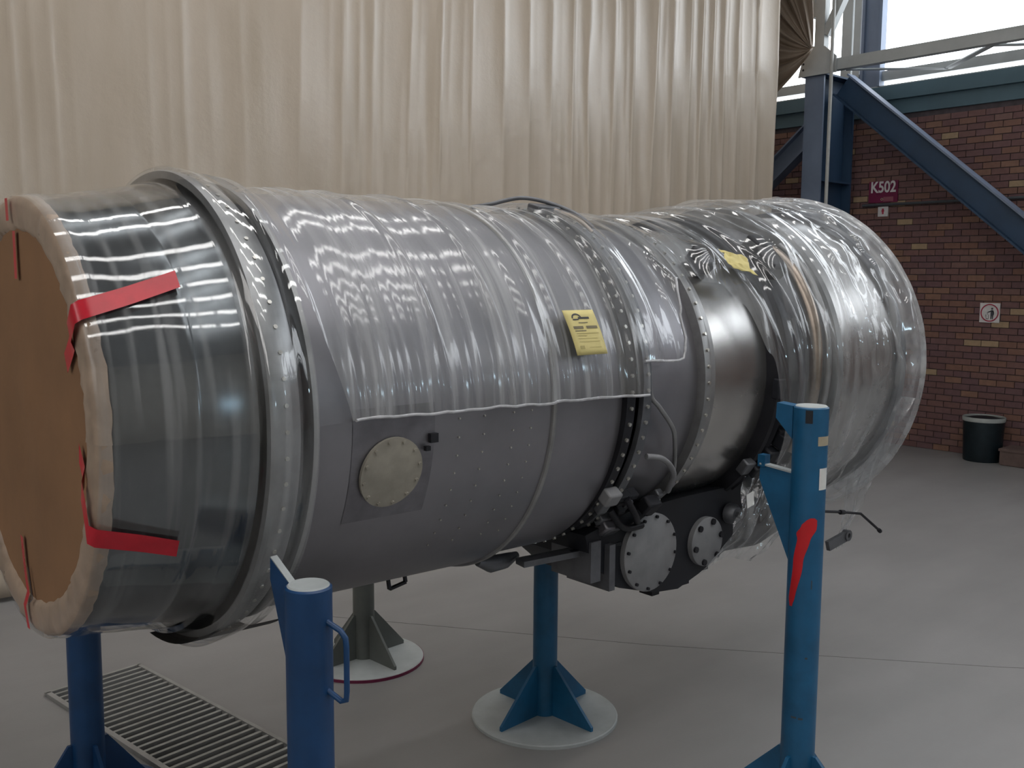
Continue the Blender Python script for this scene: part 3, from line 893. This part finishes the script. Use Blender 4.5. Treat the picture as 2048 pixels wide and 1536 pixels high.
def lump(name, x, r_, a, sx, sr, sa, mat):
    c = E3(x, r_, a); d = (E3(x, r_ + 1, a) - c).normalized(); tdir = Vector((0, -d.z, d.y))
    mb = MB().obox(c, (sx, 0, 0), tdir * sa, d * sr)
    o = part(name, mb, mat)
    b = o.modifiers.new('edge', 'BEVEL'); b.width = min(sx, sr, sa) * .35; b.segments = 2
    return o
lump('bleed_boss', 2.375, .632, -35, .030, .022, .026, M['cover2'])
lump('boss_foot', 2.385, .622, -40, .020, .016, .030, M['mid'])
lump('mount_lug', 2.955, .60, 46, .035, .030, .045, M['mid'])
lump('mount_lug', 2.93, .62, 48, .018, .020, .020, M['dark'])
lump('ignition_box', 3.33, .63, 44, .060, .040, .070, M['dark'])
lump('ignition_box', 3.30, .645, 50, .040, .035, .035, M['black'])
lump('top_bracket', 2.40, .627, 76, .05, .012, .03, M['mid'])
cl = random.Random(5)
for i in range(16):
    x = cl.uniform(2.46, 2.74); a = cl.uniform(-58, -38)
    lump('valve_block', x, .60 + cl.uniform(0, .05), a, cl.uniform(.014, .034), cl.uniform(.012, .03), cl.uniform(.012, .03), cl.choice([M['dark'], M['mid'], M['plate'], M['black']]))
for i in range(7):
    x = cl.uniform(3.16, 3.32)
    lump('mount_bracket', x, .60 + cl.uniform(.0, .03), cl.uniform(-42, -4), cl.uniform(.012, .03), cl.uniform(.012, .03), cl.uniform(.02, .04), cl.choice([M['dark'], M['black'], M['mid']]))
for pts in ([(2.48, .63, -38), (2.55, .66, -44), (2.62, .66, -50), (2.70, .65, -56)], [(2.45, .62, -44), (2.54, .67, -50), (2.66, .67, -52)], [(2.44, .60, -50), (2.52, .65, -56), (2.6, .67, -60)]):
    epipe('hose', pts, .012, M['dark'])
part('lower_strut', MB().bar(E3(2.20, .668, -67), E3(2.63, .695, -60), .055, .020), M['mid'])
part('lower_strut', MB().bar(E3(2.30, .672, -66), E3(2.58, .70, -57), .02, .012), M['black'])
part('drain_fairing', MB().tube([E3(2.03, .632, -68), E3(2.10, .648, -70), E3(2.18, .650, -72), E3(2.25, .64, -73)], [.012, .028, .026, .012], 12), M['mid'])
part('drain_clip', MB().bar(E3(1.735, .622, -77), E3(1.735, .655, -77), .012, .008, up=(1, 0, 0)).bar(E3(1.735, .655, -77), E3(1.80, .645, -77), .012, .008).bar(E3(1.80, .645, -77), E3(1.80, .62, -77), .012, .008, up=(1, 0, 0)), M['dark'])
part('underside_pan', skin_patch(1.02, 1.26, -92, -60, .014, .640, 8, 8), M['dark'])

# accessory gearbox under the engine
GB = 2.30 * GS
def gpt(x, z, dy=0.0): return (x * GS, GB + dy, CAMZ - (CAMZ - z) * GS)
out_l = [(2.40, .90), (2.43, .80), (2.58, .675), (2.78, .615), (2.92, .60), (3.05, .635), (3.22, .70), (3.36, .79), (3.40, .90), (3.32, .96), (2.95, .96), (2.62, .95)]
part('gearbox_body', MB().prism([gpt(x, z, .22) for x, z in out_l], (0, .40, 0)), M['black'], 30)
def disc_plate(name, x, z, rx, n, mat, bolt_n, brad, pr):
    c = gpt(x, z, 0)
    mb = MB().lathe([(-.004, 0), (-.004, rx - .006), (.0, rx), (.03, rx)], c, 'y', 48)
    o = part(name, mb, mat, 40)
    nb_ = MB()
    for k in range(bolt_n):
        t_ = 2 * math.pi * (k + .3) / bolt_n
        q = (c[0] + pr * math.sin(t_), c[1] - .004, c[2] + pr * math.cos(t_))
        nb_.lathe([(-.008, 0), (-.008, brad), (0, brad)], q, 'y', 8)
    tag(part('cover_bolts', nb_, M['dark'], 35, o), kind='stuff')
    return o
disc_plate('drive_cover', 2.73, .785, .140, 48, M['cover2'], 12, .006, .128)
disc_plate('pump_cover', 3.07, .765, .093, 48, M['cover2'], 6, .012, .078)
part('gearbox_boss', MB().lathe([(-.03, 0), (-.03, .028), (-.015, .040), (.01, .040)], gpt(3.22, .855), 'y', 24).lathe([(-.05, 0), (-.05, .012), (-.02, .012)], gpt(3.22, .855), 'y', 12), M['mid'], 40)
part('gearbox_flange', MB().box(2.42 * GS, 2.47 * GS, GB + .01, GB + .2, .78, .92).box(2.50 * GS, 2.53 * GS, GB - .004, GB + .2, .74, .90), M['mid'])
lw = MB()
for x, z in ((2.45, .785), (2.56, .70), (2.80, .612), (2.98, .617), (3.10, .652), (3.24, .715)):
    lw.obox(gpt(x, z, .06), (.02, 0, 0), (0, .03, 0), (0, 0, .014))
part('gearbox_feet', lw, M['dark'])
part('oil_tank', MB().lathe([(3.30 * GS, .02), (3.31 * GS, .12), (3.55 * GS, .135), (3.70 * GS, .11), (3.72 * GS, .02)], (0, GB + .16, .82), 'x', 28), M['dark'], 40)
tg = MB().obox(gpt(3.197, .933, -.10), (.022, 0, .004), (0, .001, 0), (-.004, 0, .026))
part('hang_label', tg, M['white'])
# loose rod and lug at the tail
rod = [Vector((3.42, 2.02, .885)), Vector((3.55, 2.00, .865)), Vector((3.68, 1.99, .84)), Vector((3.80, 1.97, .755))]
rd = part('control_rod', MB().tube(rod, .0055, 8), M['dark'], 40)
part('rod_end', MB().tube([rod[3], rod[3] + Vector((.012, 0, -.008))], .009, 8), M['black'], 40, rd)
part('rod_collar', MB().tube([rod[1] - Vector((.015, 0, -.002)), rod[1] + Vector((.015, 0, -.003))], .010, 8), M['dark'], 40, rd)
part('tail_lug', MB().obox((3.57, 2.03, .735), (.05, -.01, .014), (0, .008, 0), (-.008, 0, .020)).lathe([(-.012, .010), (-.012, .023), (.012, .023), (.012, .010)], (3.630, 2.02, .752), 'y', 18, True), M['mid'])

# ------------------------------------------------------------------ cardboard cover over the inlet, red tape
cv = thing('inlet_cover', 'round brown cardboard cover taped over the engine inlet', 'cover', (.70 * GS, EY, EZ - .5))
cd = MB()
nr, na = 14, 72
rows = []
for i in range(nr + 1):
    q = i / nr
    rows.append([E3(.712 + .010 * noise.noise((q * 2.5 * math.cos(R(k * 5)), q * 2.5 * math.sin(R(k * 5)), 2.0)) * (1 - q), .49 * q + .0005, k * 5) for k in range(na + 1)])
cd.grid(rows)
obj('cardboard_disc', cd, M['card'], cv, 60)
lipm = MB()
rows = []
for x, r_ in ((.716, .476), (.708, .482), (.703, .492), (.701, .515), (.701, .540), (.704, .555), (.714, .563), (.735, .566)):
    rows.append([E3(x + .006 * noise.noise((k * .9, r_ * 20, 1)), r_ + .005 * noise.noise((k * .7, r_ * 9, 5)), k * 2.5) for k in range(145)])
lipm.grid(rows)
obj('wrapped_rim', lipm, M['lip'], cv, 60)
def strip(pts, w):
    """ribbon along (point, side) pairs"""
    rows_ = []
    for p_, s_ in pts:
        s_ = Vector(s_).normalized() * (w / 2)
        rows_.append([Vector(p_) - s_, Vector(p_), Vector(p_) + s_])
    return MB().grid(rows_)
def tape_side(a0, a1, x1, w, r_in, a_in):
    pts = []
    # across the disc face from r_in at angle a_in to the rim at a0
    for i in range(7):
        q = i / 6
        r_ = r_in + (.555 - r_in) * q
        a = a_in + (a0 - a_in) * q
        d = E3(0, 1, a + 90) - E3(0, 0, 0)
        pts.append((E3(.690 if r_ > .49 else .703, r_, a), d))
    for i in range(9):
        q = i / 8
        x = .70 + (x1 - .70) * q
        a = a0 + (a1 - a0) * q
        d = E3(0, 1, a + 90) - E3(0, 0, 0)
        r_ = lin_table([(.70, .568), (.74, .571), (.80, .575), (.92, .593), (1.04, .617)], x)
        pts.append((E3(x, r_ + .006, a), d))
    return strip(pts, w)
def tape_face(r0, r1, a0, a1, w):
    pts = []
    for i in range(9):
        q = i / 8
        r_ = r0 + (r1 - r0) * q; a = a0 + (a1 - a0) * q
        d = E3(0, 1, a + 90) - E3(0, 0, 0)
        pts.append((E3(.690 if r_ > .485 else .703, r_, a), d))
    return strip(pts, w)
obj('tape', tape_side(30.5, 36.8, .925, .045, .41, 24), M['tape'], cv, 60)
obj('tape', tape_side(-21.2, -26.5, .885, .045, .44, -4), M['tape'], cv, 60)
obj('tape', tape_face(.355, .475, 89, 89.5, .022), M['tape'], cv, 60)
obj('tape', tape_face(.50, .556, 89.5, 90, .022), M['tape'], cv, 60)
obj('tape', tape_face(.33, .555, -100, -88, .022), M['tape'], cv, 60)
obj('marker_line', tape_face(.40, .49, -92, -87.5, .006), M['inkdark'], cv, 60)

# ------------------------------------------------------------------ clear plastic sheeting
def ridge(v): return 1 - abs(v) * 2
# thin film round the inlet and over the fan flange
fm = MB()
rows = []
prof = [(.705, .560), (.74, .567), (.80, .571), (.92, .589), (1.045, .615), (1.060, .650), (1.07, .662), (1.10, .659), (1.145, .650), (1.17, .642), (1.20, .640)]
NX = 90
for i in range(NX + 1):
    x = .705 + (1.20 - .705) * i / NX
    r_ = lin_table(prof, x)
    row = []
    for a in range(0, 362, 2):
        ww = noise.noise((x * 11 + a * .004, math.cos(R(a)) * 1.0, math.sin(R(a)) * 1.0)) * .0022
        ww += .002 * max(0, noise.noise((x * 6, math.cos(R(a)) * 4, math.sin(R(a)) * 4 + 7)))
        sag = .02 * max(0, -math.sin(R(a))) ** 6 * (1 if x > 1.0 else .3)
        row.append(E3(x, r_ + .002 + ww + sag, a))
    rows.append(row)
fm.grid(rows)
tag(obj('plastic_film', fm, M['film_inlet'], None, 180), 'clear plastic film wrapped tightly around the shiny engine inlet', 'plastic sheet', 'clear plastic wraps')

# sheet over the duct, with a straight hem along the near side
st = thing('plastic_sheet', 'clear plastic sheet draped over the duct with a straight hem', 'plastic sheet', (1.7, EY, EZ), 'clear plastic wraps')
fm = MB()
rows = []
NX, NA = 260, 130
for i in range(NX + 1):
    x = 1.175 + (2.425 - 1.175) * i / NX
    base = lerp_table([(1.175, .645), (1.21, .634), (1.27, .617), (1.98, .617), (2.05, .606), (2.33, .605), (2.36, .628), (2.425, .628)], x)
    hem = .9 - 1.6 * (x - 1.3) + .5 * noise.noise((x * 12, 0, 0))
    if x < 1.30: hem = .9 + (1.30 - x) / .125 * 42
    row = []
    for j in range(NA + 1):
        q = j / NA
        a = hem + (196 - hem) * q
        s = x - .06 * (90 - a) / 90
        low = max(0, 1 - max(0, a - hem) / 38)
        ww = .0035 * noise.noise((s * 15, a * .006, 3.3))
        ww += .008 * (.06 + .94 * low) * noise.noise((s * 42, a * .006, 1.1))
        ww += .010 * max(0, ridge(noise.noise((s * 7.5, a * .005, 6.6))) - .80) * 4
        row.append(E3(x, base + .006 + ww + .006 * low, a))
    rows.append(row)
fm.grid(rows)
obj('sheet', fm, M['film_main'], st, 180)
hm = [rows[i][0] + Vector((0, -.001, 0)) for i in range(28, NX + 1, 3)]
obj('hem', MB().tube(hm, .0042, 6), surf('folded_film', (.50, .50, .52), .25, var=.15, nscale=30), st, 60)

# sheet over the tail, tenting out to the exhaust and closing over it
st = thing('plastic_sheet', 'clear plastic sheet tented over the rear half and exhaust', 'plastic sheet', (3.2, EY, EZ), 'clear plastic wraps')
base_t = [(2.40, .628), (2.46, .626), (2.52, .606), (2.70, .598), (2.88, .598), (3.0, .606), (3.15, .620), (3.30, .648), (3.45, .672), (3.54, .694), (3.70, .694), (3.93, .698), (4.06, .722), (4.10, .724)]
hem_t = [(2.40, 9), (2.60, 8.5), (2.625, 9), (2.66, 24), (2.70, 36), (2.80, 37), (2.95, 34), (3.02, 26), (3.10, 8), (3.20, -14), (3.30, -34), (3.45, -46), (3.7, -58), (4.1, -72)]
fm = MB()
rows = []
NX, NA = 240, 150
for i in range(NX + 1):
    x = 2.40 + (4.10 - 2.40) * i / NX
    base = lerp_table(base_t, x)
    hem = lerp_table(hem_t, x)
    row = []
    for j in range(NA + 1):
        q = j / NA
        a = hem + (205 - hem) * q
        s = x - .16 * (90 - a) / 90 * (1 if x < 3.3 else .4)
        low = max(0, 1 - max(0, a - hem) / 40)
        ww = .010 * noise.noise((s * 8, a * .012, 7.3)) + .006 * noise.noise((s * 24, a * .014, 2.1))
        ww += .016 * max(0, ridge(noise.noise((s * 5.5, a * .010, 4.6))) - .75) * 3
        k = 1 if x > 2.6 else .45
        if x > 3.55: ww += min(1, (x - 3.55) / .2) * (.020 * noise.noise((x * 9, a * .085, 3)) + .010 * noise.noise((x * 22, a * .2, 5)))
        lug = .045 * math.exp(-((x - 2.95) / .05) ** 2 - ((a - 46) / 7) ** 2) + .05 * math.exp(-((x - 3.34) / .08) ** 2 - ((a - 46) / 9) ** 2)
        top = .008 * max(0, math.sin(R(a))) ** 3 * (1 if x > 3 else 0)
        row.append(E3(x, base + .008 + ww * k + lug + top + .012 * low * k, a))
    rows.append(row)
fm.grid(rows)
obj('sheet', fm, M['film_aft'], st, 180)
hm = [rows[i][0] + Vector((0, -.001, 0)) for i in range(0, 45, 1)]
obj('hem', MB().tube(hm, .0045, 6), bpy.data.materials['folded_film'], st, 60)
# crumpled closure over the exhaust end
fm = MB()
rows = []
NR, NA = 46, 170
for i in range(NR + 1):
    q = i / NR
    row = []
    for j in range(NA + 1):
        a = -78 + (205 + 78) * j / NA
        r_ = .735 * (1 - q) ** .8 + .03 if q > .0 else .732
        bul = .10 * math.sin(math.pi * min(1, q * 1.1)) ** .7
        x = 4.09 + bul * .5 + .02 * q
        n3 = noise.noise((r_ * 7 * math.cos(R(a)), r_ * 7 * math.sin(R(a)), 3.0)) * .030 + noise.noise((r_ * 17 * math.cos(R(a)), r_ * 17 * math.sin(R(a)), 8.0)) * .018
        row.append(E3(x + n3 * min(1, q * 5), r_ + .4 * n3 * min(1, q * 5), a))
    rows.append(row)
fm.grid(rows)
obj('end_closure', fm, M['film_crumple'], st, 180)
# loose end hanging from the tail
fm = MB()
rows = []
for i in range(60):
    q = i / 59
    row = []
    for j in range(36):
        s = j / 35
        wd = .30 * (1 - .75 * q ** .8)
        yc_ = EY - .56 + .16 * q
        z = 1.32 - .66 * q - .05 * s * q
        x = (4.03 + .10 * s) * GS - .05 * q
        y = yc_ - wd * .5 + wd * s + .02 * noise.noise((s * 6, q * 6, 2))
        x += .035 * noise.noise((s * 5, q * 4, 6)) + .018 * noise.noise((s * 13, q * 9, 1))
        row.append((x, y, z))
    rows.append(row)
fm.grid(rows)
obj('hanging_end', fm, M['film_crumple'], st, 180)

# bag round the gearbox side
fm = MB()
rows = []
for i in range(50):
    q = i / 49
    row = []
    for j in range(40):
        s = j / 39
        x = 2.98 + .66 * s - .10 * (1 - s) * q + .12 * q * (1 - s)
        zt = 1.02 + .02 * s
        zb = .665 + .10 * s ** 1.5 + .035 * math.sin(s * 9)
        z = zt + (zb - zt) * q
        dy = -.06 - .05 * math.sin(math.pi * q) + .03 * noise.noise((s * 9 + q * 3, q * 2.5, 3)) + .015 * noise.noise((s * 22 + q * 6, q * 5, 7))
        x += .30 * (q - .5) * -(.35) * (1 - s)
        row.append(gpt(x + .18 * (1 - q) * (1 - s), z, dy))
    rows.append(row)
fm.grid(rows)
tag(obj('plastic_sheet', fm, M['film_aft'], None, 180), 'crumpled clear plastic bagged around the black gearbox under the engine', 'plastic sheet', 'clear plastic wraps')

# ------------------------------------------------------------------ yellow tags
def tag_pt(u, v, lift=0.0):
    """u across 0..1, v down 0..1 on the big yellow tag"""
    x = 2.080 + .133 * u + .019 * v
    a = 25.0 - 13.0 * v
    return E3(x, .634 + .006 * v + lift, a)
yt = thing('paper_tag', 'flat yellow printed tag stuck to the sheet over the duct', 'tag', tag_pt(.5, 1))
pm = obj('paper', MB().grid([[tag_pt(i / 6, j / 8) for i in range(7)] for j in range(9)]), M['yellow'], yt, 60, solid=.0015)
def print_bar(mb, u0, u1, v0, v1, n=6):
    mb.grid([[tag_pt(u0 + (u1 - u0) * i / n, v0 + (v1 - v0) * j / 2, .0018) for i in range(n + 1)] for j in range(3)])
lg = MB()
arc = []
for k in range(13):
    t_ = math.pi * k / 12
    arc.append((.36 - .16 * math.cos(t_), .19 - .11 * math.sin(t_)))
lg.grid([[tag_pt(u, v, .0018) for u, v in arc], [tag_pt(.36 + (u - .36) * .74, .19 + (v - .19) * .70, .0018) for u, v in arc]])
print_bar(lg, .22, .40, .205, .235); print_bar(lg, .40, .76, .165, .21)
obj('logo', lg, M['inkdark'], yt)
for i, (u0, u1, v0, v1, m) in enumerate(((.36, .66, .285, .305, 'ink'), (.14, .46, .37, .43, 'ink'), (.56, .92, .37, .43, 'ink'), (.16, .52, .465, .485, 'ink'), (.18, .9, .525, .54, 'inkpale'), (.2, .5, .575, .59, 'inkpale'), (.18, .80, .64, .65, 'inkpale'), (.18, .86, .71, .72, 'inkpale'), (.16, .30, .80, .87, 'inkpale'), (.45, .85, .84, .85, 'inkpale'))):
    mb = MB(); print_bar(mb, u0, u1, v0, v1)
    obj('print_line', mb, M[m], yt)
rows = []
for i in range(15):
    u = i / 14
    rows.append([E3(2.995 + .125 * u + .01 * math.sin(j), .668 + .012 * noise.noise((u * 4, j * .7, 2)), 45.5 - 8.0 * j / 8 - 3 * u) for j in range(9)])
yt = obj('paper_tag', MB().grid(rows), M['yellow'], None, 60, solid=.001)
tag(yt, 'crumpled yellow tag showing through the plastic over the rear half', 'tag')
